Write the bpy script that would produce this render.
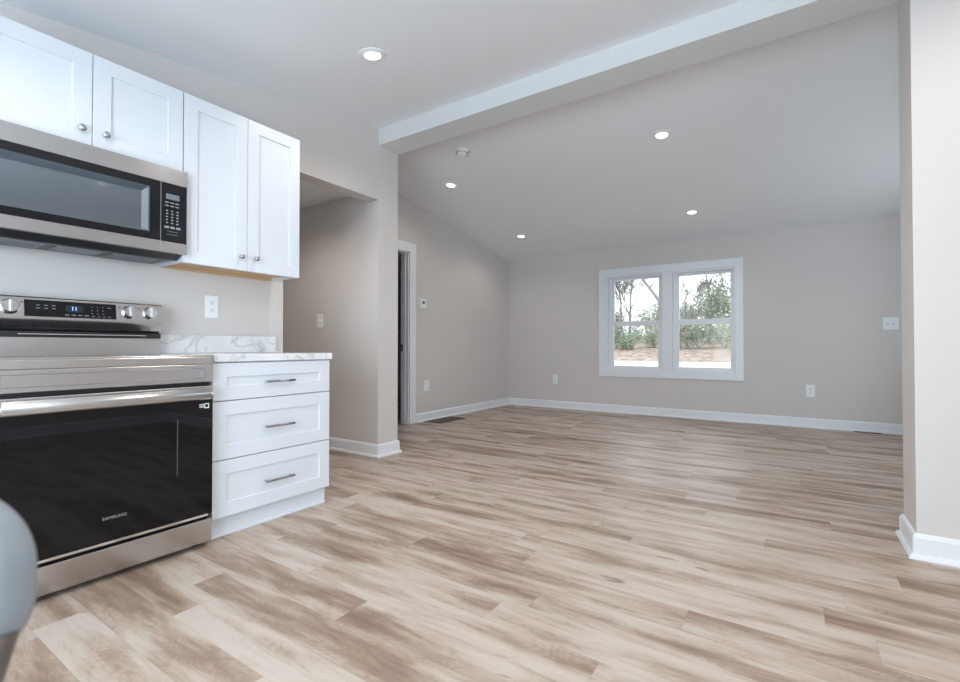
import bpy, bmesh, math, random
from mathutils import Vector, Matrix, Quaternion

for _o in list(bpy.data.objects):
    bpy.data.objects.remove(_o)
S = bpy.context.scene
COL = S.collection
R = math.radians

# ------------------------------------------------------------------ camera
cam_d = bpy.data.cameras.new('camera')
cam = bpy.data.objects.new('camera', cam_d)
COL.objects.link(cam)
cam_d.sensor_width = 36.0
cam_d.lens = 472.83 / 960 * 36.0
cam_d.clip_start = 0.02
cam_d.clip_end = 400
cam.location = (0, 0, 0.9505)
cam.rotation_euler = (R(90 + 0.73), 0, R(33.541))
cam_d.dof.use_dof = True
cam_d.dof.focus_distance = 3.2
cam_d.dof.aperture_fstop = 4.0
S.camera = cam

# ------------------------------------------------------------------ world, daylight, exposure
S.view_settings.view_transform = 'Standard'
S.view_settings.look = 'None'
S.view_settings.gamma = 1.0
S.view_settings.use_curve_mapping = False
S.view_settings.exposure = 0.86
W = bpy.data.worlds.new('overcast_sky')
S.world = W
W.use_nodes = True
_bg = W.node_tree.nodes['Background']
_bg.inputs['Color'].default_value = (0.90, 0.95, 1.0, 1)
_bg.inputs['Strength'].default_value = 1.7
S.cycles.use_denoising = True
S.cycles.max_bounces = 8
S.cycles.diffuse_bounces = 5
S.cycles.transparent_max_bounces = 12
S.cycles.sample_clamp_indirect = 6.0
S.cycles.caustics_reflective = False
S.cycles.caustics_refractive = False


def area(name, loc, rot, sx, sy, power, color):
    l = bpy.data.lights.new(name, 'AREA')
    l.shape = 'RECTANGLE'
    l.size, l.size_y = sx, sy
    l.energy = power
    l.color = color
    o = bpy.data.objects.new(name, l)
    COL.objects.link(o)
    o.location = loc
    o.rotation_euler = rot
    return o


LAMP_W = {'kitchen': 14, 'living': 5.5, 'hall': 12}
COOL = (0.68, 0.84, 1.0)
area('daylight_patio', (-0.8, -1.62, 1.05), (R(102), 0, 0), 2.3, 2.0, 64, COOL)            # daylight lamp for the unseen patio door added behind the camera
area('daylight_side', (2.28, -0.15, 1.45), (R(112), 0, R(90)), 1.5, 1.1, 26, COOL)         # daylight lamp for the added, unseen kitchen side window

area('daylight_living', (2.28, 5.1, 1.45), (R(90), 0, R(90)), 1.7, 1.3, 7, COOL)          # fill lamp for an added living room window hidden by the partition

# ------------------------------------------------------------------ materials


def mat(name, color, rough=0.5, metal=0.0, spec=0.5, emit=None, estr=0.0):
    m = bpy.data.materials.new(name)
    m.use_nodes = True
    b = m.node_tree.nodes['Principled BSDF']
    b.inputs['Base Color'].default_value = (*color, 1)
    b.inputs['Roughness'].default_value = rough
    b.inputs['Metallic'].default_value = metal
    b.inputs['Specular IOR Level'].default_value = spec
    if emit:
        b.inputs['Emission Color'].default_value = (*emit, 1)
        b.inputs['Emission Strength'].default_value = estr
    return m


class NT:
    """small node-tree helper"""

    def __init__(self, m):
        self.t = m.node_tree
        self.b = self.t.nodes['Principled BSDF']

    def n(self, kind, **kw):
        x = self.t.nodes.new(kind)
        for k, v in kw.items():
            setattr(x, k, v)
        return x

    def l(self, a, b):
        self.t.links.new(a, b)

    def val(self, sock, v):
        if isinstance(v, (int, float)):
            sock.default_value = v
        else:
            self.l(v, sock)

    def math(self, op, a, b=None, c=None):
        x = self.n('ShaderNodeMath', operation=op)
        self.val(x.inputs[0], a)
        if b is not None:
            self.val(x.inputs[1], b)
        if c is not None:
            self.val(x.inputs[2], c)
        return x.outputs[0]

    def mix(self, fac, a, b, blend='MIX'):
        x = self.n('ShaderNodeMix', data_type='RGBA', blend_type=blend)
        self.val(x.inputs[0], fac)
        for s, v in ((x.inputs[6], a), (x.inputs[7], b)):
            if isinstance(v, tuple):
                s.default_value = (*v, 1) if len(v) == 3 else v
            else:
                self.l(v, s)
        return x.outputs[2]

    def ramp(self, fac, stops):
        x = self.n('ShaderNodeValToRGB')
        cr = x.color_ramp
        while len(cr.elements) > 1:
            cr.elements.remove(cr.elements[0])
        cr.elements[0].position = stops[0][0]
        cr.elements[0].color = (*stops[0][1], 1)
        for p, c in stops[1:]:
            e = cr.elements.new(p)
            e.color = (*c, 1)
        self.l(fac, x.inputs[0])
        return x.outputs[0]

    def noise(self, vec, scale, detail=3, rough=0.55, dist=0.0):
        x = self.n('ShaderNodeTexNoise')
        x.inputs['Scale'].default_value = scale
        x.inputs['Detail'].default_value = detail
        x.inputs['Roughness'].default_value = rough
        x.inputs['Distortion'].default_value = dist
        if vec is not None:
            self.l(vec, x.inputs['Vector'])
        return x.outputs['Fac']

    def pos(self):
        return self.n('ShaderNodeNewGeometry').outputs['Position']

    def scaled(self, vec, s):
        x = self.n('ShaderNodeVectorMath', operation='MULTIPLY')
        self.l(vec, x.inputs[0])
        x.inputs[1].default_value = s
        return x.outputs[0]

    def bump(self, h, strength, dist=0.001):
        x = self.n('ShaderNodeBump')
        x.inputs['Strength'].default_value = strength
        x.inputs['Distance'].default_value = dist
        self.l(h, x.inputs['Height'])
        self.l(x.outputs[0], self.b.inputs['Normal'])


def paint(name, color, rough, orange=0.10):
    m = mat(name, color, rough)
    t = NT(m)
    p = t.pos()
    t.bump(t.noise(p, 130, 2), orange, 0.002)
    return m


M = {}
M['wall'] = paint('wall_paint', (0.655, 0.620, 0.600), 0.6)
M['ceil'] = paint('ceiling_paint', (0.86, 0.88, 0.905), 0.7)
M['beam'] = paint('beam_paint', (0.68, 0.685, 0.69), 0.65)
M['trim'] = mat('white_trim_paint', (0.80, 0.825, 0.86), 0.35)
M['cab'] = mat('white_cabinet_lacquer', (0.69, 0.718, 0.765), 0.30)
M['wood_raw'] = mat('raw_cabinet_wood', (0.62, 0.43, 0.25), 0.5)
M['plastic'] = mat('white_plastic', (0.86, 0.87, 0.89), 0.35)
M['toggle'] = mat('grey_toggle', (0.60, 0.61, 0.63), 0.4)
M['slot'] = mat('dark_slot', (0.05, 0.05, 0.05), 0.6)
M['black'] = mat('black_plastic', (0.012, 0.013, 0.016), 0.35)
M['blackglass'] = mat('black_glass', (0.006, 0.006, 0.008), 0.04, spec=0.5)
M['chrome'] = mat('chrome', (0.78, 0.79, 0.81), 0.12, 1.0)
M['nickel'] = mat('satin_nickel', (0.50, 0.51, 0.53), 0.25, 1.0)
M['dark_nickel'] = mat('polished_handle', (0.42, 0.43, 0.45), 0.16, 1.0)
M['lens'] = mat('lit_lens', (1, 1, 1), 0.5, emit=(1.0, 0.90, 0.76), estr=1.3)
M['blue_led'] = mat('blue_led', (0.0, 0.0, 0.0), 0.5, emit=(0.10, 0.22, 1.0), estr=3.0)
M['print'] = mat('white_print', (0.75, 0.76, 0.78), 0.5)
M['print_grey'] = mat('grey_print', (0.25, 0.27, 0.29), 0.5)
M['lcd'] = mat('grey_display', (0.16, 0.19, 0.21), 0.2)
M['tag'] = mat('yellow_tab', (0.62, 0.56, 0.30), 0.5)
M['vent'] = mat('brown_vent_metal', (0.13, 0.092, 0.072), 0.5, 0.2)
M['filter'] = mat('grease_filter', (0.26, 0.28, 0.30), 0.45, 0.7)
M['interior'] = mat('oven_cavity', (0.02, 0.024, 0.03), 0.5)
M['clock'] = mat('dark_clock_window', (0.02, 0.025, 0.035), 0.15)
M['bezel_dark'] = mat('dark_bezel', (0.07, 0.09, 0.11), 0.10, 0.4)
M['screen'] = None
M['bezel'] = mat('blue_grey_bezel', (0.40, 0.46, 0.51), 0.12, 0.6)
M['border'] = mat('grey_glass_border', (0.055, 0.06, 0.065), 0.2)


def brushed(name, color, rough, along):
    m = mat(name, color, rough, 1.0)
    t = NT(m)
    s = [300.0, 300.0, 300.0]
    s['xyz'.index(along)] = 1.5
    n = t.noise(t.scaled(t.pos(), tuple(s)), 1.0, 2)
    t.l(t.math('MULTIPLY_ADD', n, 0.05, rough - 0.025), t.b.inputs['Roughness'])
    return m


M['steel'] = brushed('brushed_steel', (0.56, 0.55, 0.545), 0.23, 'y')

# oven glass: dark tint over the cavity, mirror-like face
m = mat('oven_glass', (0.004, 0.004, 0.005), 0.02, spec=0.34)
M['ovenglass'] = m
# microwave window: fine perforated screen behind glass
m = mat('microwave_screen', (0.30, 0.34, 0.38), 0.06, 0.72)
t = NT(m)
v = t.pos()
sep = t.n('ShaderNodeSeparateXYZ')
t.l(v, sep.inputs[0])
a = t.math('SINE', t.math('MULTIPLY', sep.outputs[1], 900))
b = t.math('SINE', t.math('MULTIPLY', sep.outputs[2], 900))
f = t.math('MULTIPLY_ADD', t.math('MULTIPLY', a, b), 0.1, 0.5)
t.l(t.mix(f, (0.15, 0.175, 0.20), (0.25, 0.285, 0.315)), t.b.inputs['Base Color'])
M['screen'] = m

# marble laminate
m = mat('marble_laminate', (0.84, 0.84, 0.85), 0.22)
t = NT(m)
p = t.pos()
wn = t.noise(p, 3.6, 3, 0.5, 0.9)
vein = t.math('ABSOLUTE', t.math('SUBTRACT', wn, 0.5))
veinf = t.ramp(vein, [(0.0, (1, 1, 1)), (0.008, (0.5, 0.5, 0.5)), (0.03, (0, 0, 0))])
cloud = t.ramp(t.noise(p, 7.0, 4), [(0.35, (0, 0, 0)), (0.75, (1, 1, 1))])
base = t.mix(cloud, (0.68, 0.68, 0.695), (0.78, 0.785, 0.80))
t.l(t.mix(t.math('MULTIPLY', veinf, 0.85), base, (0.47, 0.46, 0.46)), t.b.inputs['Base Color'])
M['marble'] = m

# vinyl plank floor, boards run along X
m = mat('oak_vinyl_planks', (0.5, 0.4, 0.3), 0.4, spec=0.35)
t = NT(m)
sep = t.n('ShaderNodeSeparateXYZ')
t.l(t.pos(), sep.inputs[0])
px, py = sep.outputs[0], sep.outputs[1]
PW, PL = 0.150, 1.22
ry = t.math('DIVIDE', t.math('ADD', py, 20.049), PW)
row = t.math('FLOOR', ry)
wr = t.n('ShaderNodeTexWhiteNoise', noise_dimensions='1D')
t.l(row, wr.inputs['W'])
rx = t.math('ADD', t.math('DIVIDE', t.math('ADD', px, 20.0), PL), t.math('MULTIPLY', wr.outputs['Value'], 7.0))
colm = t.math('FLOOR', rx)
cmb = t.n('ShaderNodeCombineXYZ')
t.l(row, cmb.inputs[0])
t.l(colm, cmb.inputs[1])
wid = t.n('ShaderNodeTexWhiteNoise', noise_dimensions='2D')
t.l(cmb.outputs[0], wid.inputs['Vector'])
rid = wid.outputs['Value']
sepc = t.n('ShaderNodeSeparateXYZ')
t.l(wid.outputs['Color'], sepc.inputs[0])
# grain coordinates shifted per plank
gx = t.math('ADD', px, t.math('MULTIPLY', rid, 37.0))
gy = t.math('ADD', py, t.math('MULTIPLY', sepc.outputs[1], 23.0))
gv = t.n('ShaderNodeCombineXYZ')
t.l(gx, gv.inputs[0])
t.l(gy, gv.inputs[1])
g0 = gv.outputs[0]
broad = t.noise(t.scaled(g0, (1.9, 8.5, 1)), 1.0, 4, 0.55, 0.35)     # light and dark fields of the board
fine = t.noise(t.scaled(g0, (7.0, 120.0, 1)), 1.0, 3, 0.6, 0.2)      # fine pores
wob = t.noise(t.scaled(g0, (16.0, 60.0, 1)), 1.0, 2, 0.6)
ring = t.noise(t.scaled(g0, (2.3, 7.0, 1)), 1.0, 1.0, 0.4, 0.2)
rings = t.math('MULTIPLY_ADD', t.math('SINE', t.math('ADD', t.math('MULTIPLY', ring, 170.0), t.math('MULTIPLY', wob, 11.0))), 0.5, 0.5)
knot = t.noise(t.scaled(g0, (4.5, 13.0, 1)), 1.0, 2, 0.5, 0.8)
fyc = t.math('ABSOLUTE', t.math('SUBTRACT', t.math('FRACT', ry), t.math('MULTIPLY_ADD', sepc.outputs[2], 0.3, 0.35)))   # away from the heart of the board
streak = t.noise(t.scaled(g0, (3.4, 34.0, 1)), 1.0, 4, 0.6, 0.4)
tone = t.math('ADD', t.math('MULTIPLY_ADD', streak, 0.30, -0.15), t.math('ADD', t.math('ADD', t.math('MULTIPLY', broad, 0.75), t.math('MULTIPLY', fyc, 0.16)), t.math('MULTIPLY_ADD', rid, 0.16, -0.09)))
basec = t.ramp(tone, [(0.19, (0.20, 0.125, 0.083)), (0.29, (0.335, 0.236, 0.172)), (0.39, (0.49, 0.385, 0.308)), (0.52, (0.61, 0.528, 0.462))])
dark = t.ramp(tone, [(0.32, (1, 1, 1)), (0.47, (0.10, 0.10, 0.10))])
rf = t.math('MULTIPLY', t.math('MULTIPLY', t.math('POWER', rings, 1.5), dark), 0.40)
c1 = t.mix(rf, basec, (0.24, 0.165, 0.12))
c2 = t.mix(t.math('MULTIPLY', fine, 0.36), c1, (0.34, 0.26, 0.21))
kf = t.ramp(knot, [(0.70, (0, 0, 0)), (0.79, (1, 1, 1))])
c3 = t.mix(t.math('MULTIPLY', kf, 0.6), c2, (0.17, 0.115, 0.085))
# seams
fy = t.math('FRACT', ry)
fx = t.math('FRACT', rx)
ey = t.math('MULTIPLY', t.math('MINIMUM', fy, t.math('SUBTRACT', 1.0, fy)), PW)
ex = t.math('MULTIPLY', t.math('MINIMUM', fx, t.math('SUBTRACT', 1.0, fx)), PL)
edge = t.math('MINIMUM', ey, ex)
seam = t.math('LESS_THAN', edge, 0.0008)
c4 = t.mix(t.math('MULTIPLY', seam, 0.30), c3, (0.16, 0.12, 0.10))
t.l(c4, t.b.inputs['Base Color'])
t.l(t.math('MULTIPLY_ADD', fine, 0.14, 0.36), t.b.inputs['Roughness'])
t.bump(t.math('SUBTRACT', t.math('MULTIPLY', fine, 0.25), seam), 0.15, 0.0006)
M['floor'] = m

# window glass
m = bpy.data.materials.new('window_glass')
m.use_nodes = True
nt = m.node_tree
nt.nodes.clear()
out = nt.nodes.new('ShaderNodeOutputMaterial')
mx = nt.nodes.new('ShaderNodeMixShader')
tr = nt.nodes.new('ShaderNodeBsdfTransparent')
tr.inputs[0].default_value = (0.95, 0.97, 0.97, 1)
gl = nt.nodes.new('ShaderNodeBsdfGlossy')
gl.inputs['Roughness'].default_value = 0.02
fr = nt.nodes.new('ShaderNodeFresnel')
fr.inputs[0].default_value = 1.16
nt.links.new(fr.outputs[0], mx.inputs[0])
nt.links.new(tr.outputs[0], mx.inputs[1])
nt.links.new(gl.outputs[0], mx.inputs[2])
nt.links.new(mx.outputs[0], out.inputs[0])
M['glass'] = m


def mottled(name, c1, c2, scale, rough=0.9):
    m = mat(name, c1, rough, spec=0.2)
    t = NT(m)
    f = t.ramp(t.noise(t.pos(), scale, 4, 0.65), [(0.35, (0, 0, 0)), (0.65, (1, 1, 1))])
    t.l(t.mix(f, c1, c2), t.b.inputs['Base Color'])
    return m


M['lawn'] = mottled('winter_lawn', (0.20, 0.20, 0.12), (0.30, 0.27, 0.18), 2.0)
M['road'] = mottled('pale_road', (0.58, 0.58, 0.54), (0.70, 0.69, 0.66), 0.8)
M['litter'] = mottled('leaf_litter', (0.20, 0.145, 0.115), (0.44, 0.37, 0.32), 1.6)
M['bark'] = mottled('grey_bark', (0.16, 0.15, 0.15), (0.26, 0.25, 0.245), 8.0)
M['leaf_green'] = mottled('evergreen_leaves', (0.22, 0.27, 0.20), (0.40, 0.44, 0.35), 0.7)
M['leaf_pale'] = mottled('pale_leaves', (0.36, 0.40, 0.31), (0.55, 0.55, 0.46), 0.7)
M['leaf_tan'] = mottled('tan_brush', (0.26, 0.22, 0.17), (0.40, 0.35, 0.28), 0.7)
M['seat'] = mat('pale_grey_vinyl', (0.25, 0.28, 0.305), 0.5)
M['stool_metal'] = mat('brown_grey_metal', (0.16, 0.14, 0.13), 0.4, 0.6)

# ------------------------------------------------------------------ geometry helpers
WORLD = {}


class MB:
    def __init__(self):
        self.bm = bmesh.new()

    def _new(self, fn):
        before = set(self.bm.verts)
        fn()
        return [v for v in self.bm.verts if v not in before]

    def box(self, x0, x1, y0, y1, z0, z1, bev=0.0, seg=2):
        x0, x1 = min(x0, x1), max(x0, x1)
        y0, y1 = min(y0, y1), max(y0, y1)
        z0, z1 = min(z0, z1), max(z0, z1)
        vs = [self.bm.verts.new((x, y, z)) for x in (x0, x1) for y in (y0, y1) for z in (z0, z1)]
        fs = [(0, 1, 3, 2), (4, 6, 7, 5), (0, 4, 5, 1), (2, 3, 7, 6), (0, 2, 6, 4), (1, 5, 7, 3)]
        faces = [self.bm.faces.new([vs[i] for i in f]) for f in fs]
        if bev > 0:
            edges = list({e for f in faces for e in f.edges})
            bmesh.ops.bevel(self.bm, geom=edges, offset=bev, segments=seg, affect='EDGES', profile=0.5)
        return self

    def prism(self, pts, axis, a0, a1, bev=0.0):
        """polygon in the two other axes (cyclic order x,y,z without axis) extruded along axis"""
        def P(p, a):
            if axis == 'x':
                return (a, p[0], p[1])
            if axis == 'y':
                return (p[0], a, p[1])
            return (p[0], p[1], a)
        A = [self.bm.verts.new(P(p, a0)) for p in pts]
        B = [self.bm.verts.new(P(p, a1)) for p in pts]
        n = len(pts)
        faces = [self.bm.faces.new(A), self.bm.faces.new(list(reversed(B)))]
        for i in range(n):
            faces.append(self.bm.faces.new([A[i], B[i], B[(i + 1) % n], A[(i + 1) % n]]))
        if bev > 0:
            edges = list({e for f in faces for e in f.edges})
            bmesh.ops.bevel(self.bm, geom=edges, offset=bev, segments=2, affect='EDGES', profile=0.5)
        return self

    def lathe(self, prof, center, axis=(0, 0, 1), seg=40):
        """profile of (radius, height) turned about an axis through center"""
        q = Vector((0, 0, 1)).rotation_difference(Vector(axis).normalized())
        c = Vector(center)
        rings = []
        for r, h in prof:
            if r < 1e-6:
                rings.append([self.bm.verts.new(c + q @ Vector((0, 0, h)))])
            else:
                rings.append([self.bm.verts.new(c + q @ Vector((r * math.cos(2 * math.pi * k / seg), r * math.sin(2 * math.pi * k / seg), h))) for k in range(seg)])
        for a, b in zip(rings[:-1], rings[1:]):
            for k in range(seg):
                k2 = (k + 1) % seg
                if len(a) == 1 and len(b) == 1:
                    continue
                if len(a) == 1:
                    self.bm.faces.new([a[0], b[k], b[k2]])
                elif len(b) == 1:
                    self.bm.faces.new([a[k], b[0], a[k2]])
                else:
                    self.bm.faces.new([a[k], b[k], b[k2], a[k2]])
        return self

    def tube(self, p0, p1, r0, r1=None, seg=12):
        p0, p1 = Vector(p0), Vector(p1)
        r1 = r0 if r1 is None else r1
        L = (p1 - p0).length
        return self.lathe([(0, 0), (r0, 0), (r1, L), (0, L)], p0, p1 - p0, seg)

    def rbox_yz(self, x0, x1, y0, y1, z0, z1, r, seg=6):
        """box with corners rounded in the YZ plane"""
        pts = []
        for cy, cz, a in ((y1 - r, z1 - r, 0), (y0 + r, z1 - r, 90), (y0 + r, z0 + r, 180), (y1 - r, z0 + r, 270)):
            for k in range(seg + 1):
                t = R(a + 90 * k / seg)
                pts.append((cy + r * math.cos(t), cz + r * math.sin(t)))
        return self.prism(pts, 'x', x0, x1)

    def build(self, name, material, parent=None, smooth=False, bevel=0.0, origin=None, kind=None, angle=35):
        bm = self.bm
        bmesh.ops.recalc_face_normals(bm, faces=bm.faces)
        cs = [v.co for v in bm.verts]
        if origin is None:
            lo = [min(c[i] for c in cs) for i in range(3)]
            hi = [max(c[i] for c in cs) for i in range(3)]
            origin = Vector([(lo[0] + hi[0]) / 2, (lo[1] + hi[1]) / 2, lo[2]])
        else:
            origin = Vector(origin)
        bmesh.ops.translate(bm, verts=bm.verts, vec=-origin)
        me = bpy.data.meshes.new(name)
        bm.to_mesh(me)
        bm.free()
        me.materials.append(material)
        if smooth:
            me.polygons.foreach_set('use_smooth', [True] * len(me.polygons))
            me.set_sharp_from_angle(angle=R(angle))
        o = bpy.data.objects.new(name, me)
        COL.objects.link(o)
        link(o, origin, parent)
        if bevel:
            md = o.modifiers.new('bevel', 'BEVEL')
            md.width = bevel
            md.segments = 2
            md.limit_method = 'ANGLE'
        if kind:
            o['kind'] = kind
        return o


def link(o, origin, parent):
    o.location = origin - WORLD[parent.name] if parent else origin
    if parent:
        o.parent = parent
    WORLD[o.name] = Vector(origin)


def thing(name, label, cat, loc, group=None, kind=None):
    o = bpy.data.objects.new(name, None)
    o.empty_display_size = 0.05
    COL.objects.link(o)
    o.location = loc
    WORLD[o.name] = Vector(loc)
    tag(o, label, cat, group, kind)
    return o


def tag(o, label, cat, group=None, kind=None):
    o['label'] = label
    o['category'] = cat
    if group:
        o['group'] = group
    if kind:
        o['kind'] = kind
    return o


def dup(o, parent=None):
    c = o.copy()
    COL.objects.link(c)
    if parent:
        c.parent = parent
    for ch in [k for k in o.children]:
        dup(ch, c)
    return c


def struct(o, label, cat):
    return tag(o, label, cat, None, 'structure')


def text(name, body, size, material, parent, loc, face='+x', thick=0.0006, width=None):
    cu = bpy.data.curves.new(name, 'FONT')
    cu.body = body
    cu.size = size
    cu.align_x = 'CENTER'
    cu.align_y = 'CENTER'
    cu.extrude = thick / 2
    tmp = bpy.data.objects.new(name + '_tmp', cu)
    COL.objects.link(tmp)
    dg = bpy.context.evaluated_depsgraph_get()
    me = bpy.data.meshes.new_from_object(tmp.evaluated_get(dg))
    bpy.data.objects.remove(tmp)
    me.name = name
    # text lies in XY facing +Z: turn it to face +X (reads along +Y)
    rot = Matrix(((0, 0, 1), (1, 0, 0), (0, 1, 0))).to_4x4()
    me.transform(rot)
    if width:
        ys = [v.co.y for v in me.vertices]
        s = width / (max(ys) - min(ys))
        for v in me.vertices:
            v.co.y *= s
    me.materials.clear()
    me.materials.append(material)
    o = bpy.data.objects.new(name, me)
    COL.objects.link(o)
    link(o, Vector(loc), parent)
    return o


# ------------------------------------------------------------------ room constants
XK = -2.99        # kitchen wall face
XL = -3.957       # living room left wall face
XR = 2.05         # right wall face
YB = 6.82         # back wall face
Y0, Y1 = 2.918, 3.16   # stub wall / beam faces
YR = -1.40        # rear wall face
SK, SL = 0.138, 0.156
ZK = lambda y: 2.838 + SK * (y - Y0)
ZL = lambda y: 2.387 + SL * (YB - y)
XP = 0.456        # end of the right hand partition

# ------------------------------------------------------------------ structure
fl = MB().box(-7.6, XR + 0.3, YR - 0.2, YB + 0.2, -0.12, 0.0).build('floor', M['floor'])
struct(fl, 'grey brown oak look vinyl plank floor running through both rooms', 'floor')

c = MB().prism([(YR - 0.2, ZK(YR - 0.2)), (3.04, ZK(3.04)), (3.04, ZK(3.04) + 0.25), (YR - 0.2, ZK(YR - 0.2) + 0.25)], 'x', XK - 0.13, XR + 0.15).build('ceiling', M['ceil'])
struct(c, 'pale sloped kitchen ceiling above the white cabinets', 'ceiling')
c = MB().prism([(3.05, ZL(3.05)), (YB + 0.15, ZL(YB + 0.15)), (YB + 0.15, ZL(YB + 0.15) + 0.25), (3.05, ZL(3.05) + 0.25)], 'x', XL - 0.14, XR + 0.15).build('ceiling', M['ceil'])
struct(c, 'grey sloped living room ceiling with four round lights', 'ceiling')
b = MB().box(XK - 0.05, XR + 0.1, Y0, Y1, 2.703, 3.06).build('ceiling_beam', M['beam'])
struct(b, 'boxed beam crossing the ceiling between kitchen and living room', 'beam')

# walls (the kitchen wall has its header over the hall opening)
YH = 2.003
w = MB()
w.prism([(YR - 0.15, -0.1), (YH, -0.1), (YH, 2.227), (Y0, 2.227), (Y0, ZK(Y0) + 0.1), (YR - 0.15, ZK(YR - 0.15) + 0.1)], 'x', XK - 0.135, XK)
w = w.build('wall_kitchen', M['wall'])
struct(w, 'greige wall behind the range with a header over the hall opening', 'wall')
w = MB().box(-7.3, XK, Y0, Y1, -0.1, 3.0).build('wall_stub', M['wall'])
struct(w, 'greige wall end between the hall opening and the living room', 'wall')
# living room left wall with door opening
DY0, DY1, DZ = 3.57, 4.385, 2.13
w = MB()
w.prism([(Y1 - 0.02, DZ), (DY0, DZ), (DY1, DZ), (YB + 0.1, DZ), (YB + 0.1, ZL(YB) + 0.15), (Y1 - 0.02, ZL(Y1) + 0.15)], 'x', XL - 0.115, XL)
w.box(XL - 0.115, XL, DY1, YB + 0.1, -0.1, DZ)
w.box(XL - 0.115, XL, Y1 - 0.02, DY0, -0.1, DZ)
w = w.build('wall_left', M['wall'])
struct(w, 'living room left wall with the white cased doorway and thermostat', 'wall')
# back wall with window opening
WX0, WX1, WZ0, WZ1 = -2.30, -0.60, 0.62, 1.985
w = MB()
w.box(-7.6, WX0, YB, YB + 0.13, -0.1, 2.9)
w.box(WX1, XR + 0.2, YB, YB + 0.13, -0.1, 2.6)
w.box(WX0, WX1, YB, YB + 0.13, -0.1, WZ0)
w.box(WX0, WX1, YB, YB + 0.13, WZ1, 2.6)
w = w.build('wall_back', M['wall'])
struct(w, 'living room back wall holding the white double window', 'wall')
w = MB().box(XP, XR + 0.05, Y0 - 0.045, Y1 + 0.005, -0.1, 3.0).build('wall_partition', M['wall'])
struct(w, 'pale wall end under the beam at the right edge', 'wall')
# right wall with openings for two added side windows out of view
SWY0, SWY1, SWZ0, SWZ1 = -0.92, 0.62, 0.88, 2.02
w = MB()
w.box(XR, XR + 0.13, YR - 0.15, SWY0, -0.1, 3.0)
w.box(XR, XR + 0.13, SWY1, 4.25, -0.1, 3.1)
w.box(XR, XR + 0.13, 5.95, YB + 0.13, -0.1, 3.1)
w.box(XR, XR + 0.13, 4.25, 5.95, -0.1, 0.8)
w.box(XR, XR + 0.13, 4.25, 5.95, 2.1, 3.1)
w.box(XR, XR + 0.13, SWY0, SWY1, -0.1, SWZ0)
w.box(XR, XR + 0.13, SWY0, SWY1, SWZ1, 3.0)
w = w.build('wall_right', M['wall'])
struct(w, 'greige right wall of the kitchen, out of the frame', 'wall')
# rear wall with an opening for the added patio door
PX0, PX1, PZ = -2.0, 0.4, 2.04
w = MB()
w.box(XK - 0.13, PX0, YR - 0.13, YR, -0.1, 2.6)
w.box(PX1, XR + 0.13, YR - 0.13, YR, -0.1, 2.6)
w.box(PX0, PX1, YR - 0.13, YR, PZ, 2.6)
w = w.build('wall_rear', M['wall'])
struct(w, 'greige wall behind the camera with the patio door', 'wall')
# hall behind the kitchen wall and bedroom behind the doorway
w = MB()
w.box(-5.6, XK - 0.135, 0.9, 1.0, -0.1, 2.5)
w.box(-5.7, -5.6, 0.9, Y0, -0.1, 2.5)
w = w.build('wall_hall', M['wall'])
struct(w, 'hall walls beyond the opening', 'wall')
c = MB().box(-5.7, XK - 0.134, 0.9, Y0 + 0.01, 2.325, 2.45).build('ceiling_hall', M['ceil'])
struct(c, 'low hall ceiling seen under the header', 'ceiling')
w = MB().box(-7.3, -7.18, Y1 - 0.1, YB + 0.1, -0.1, 2.8).build('wall_bedroom', M['wall'])
struct(w, 'far wall of the dark room beyond the doorway', 'wall')
c = MB().box(-7.3, XL - 0.11, Y1 - 0.1, YB + 0.1, 2.4, 2.5).build('ceiling_bedroom', M['ceil'])
struct(c, 'ceiling of the dark room beyond the doorway', 'ceiling')


# baseboards: board with eased top and a shoe moulding
def base_profile(h=0.112):
    return [(0, 0), (0.030, 0), (0.030, 0.008), (0.024, 0.020), (0.015, 0.022), (0.015, h - 0.018), (0.009, h - 0.004), (0.004, h), (0, h)]


def baseboard(name, p0, p1, nrm, label):
    """run from p0 to p1 along the wall, nrm points into the room; outside corners run past by the profile"""
    mb = MB()
    p0, p1, n = Vector((*p0, 0)), Vector((*p1, 0)), Vector((*nrm, 0))
    A, B = [], []
    d = (p1 - p0).normalized()
    for q, h in base_profile():
        A.append(mb.bm.verts.new(p0 - n * 0.002 + n * q + Vector((0, 0, h)) - d * q * base_m[0]))
        B.append(mb.bm.verts.new(p1 - n * 0.002 + n * q + Vector((0, 0, h)) + d * q * base_m[1]))
    k = len(A)
    mb.bm.faces.new(A)
    mb.bm.faces.new(list(reversed(B)))
    for i in range(k):
        mb.bm.faces.new([A[i], B[i], B[(i + 1) % k], A[(i + 1) % k]])
    o = mb.build(name, M['trim'])
    struct(o, label, 'baseboard')
    return o


base_m = (0, 1)
baseboard('baseboard_stub', (-5.6, Y0), (XK, Y0), (0, -1), 'white baseboard along the hall side of the wall end')
base_m = (1, 1)
baseboard('baseboard_stub', (XK, Y0), (XK, Y1), (1, 0), 'white baseboard across the front of the left wall end')
base_m = (1, -1)
baseboard('baseboard_stub', (XK, Y1), (XL, Y1), (0, 1), 'white baseboard behind the left wall end')
base_m = (0, -1)
baseboard('baseboard_left', (XL, DY1 + 0.112), (XL, YB), (1, 0), 'white baseboard on the living room left wall')
base_m = (-1, -1)
baseboard('baseboard_back', (XL, YB), (XR, YB), (0, -1), 'long white baseboard under the double window')
base_m = (1, -1)
baseboard('baseboard_partition', (XP, Y0 - 0.045), (XR, Y0 - 0.045), (0, -1), 'white baseboard on the front of the right wall end')
base_m = (1, 1)
baseboard('baseboard_partition', (XP, Y0 - 0.045), (XP, Y1 + 0.005), (-1, 0), 'short white baseboard return on the right wall end')
base_m = (1, -1)
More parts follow.
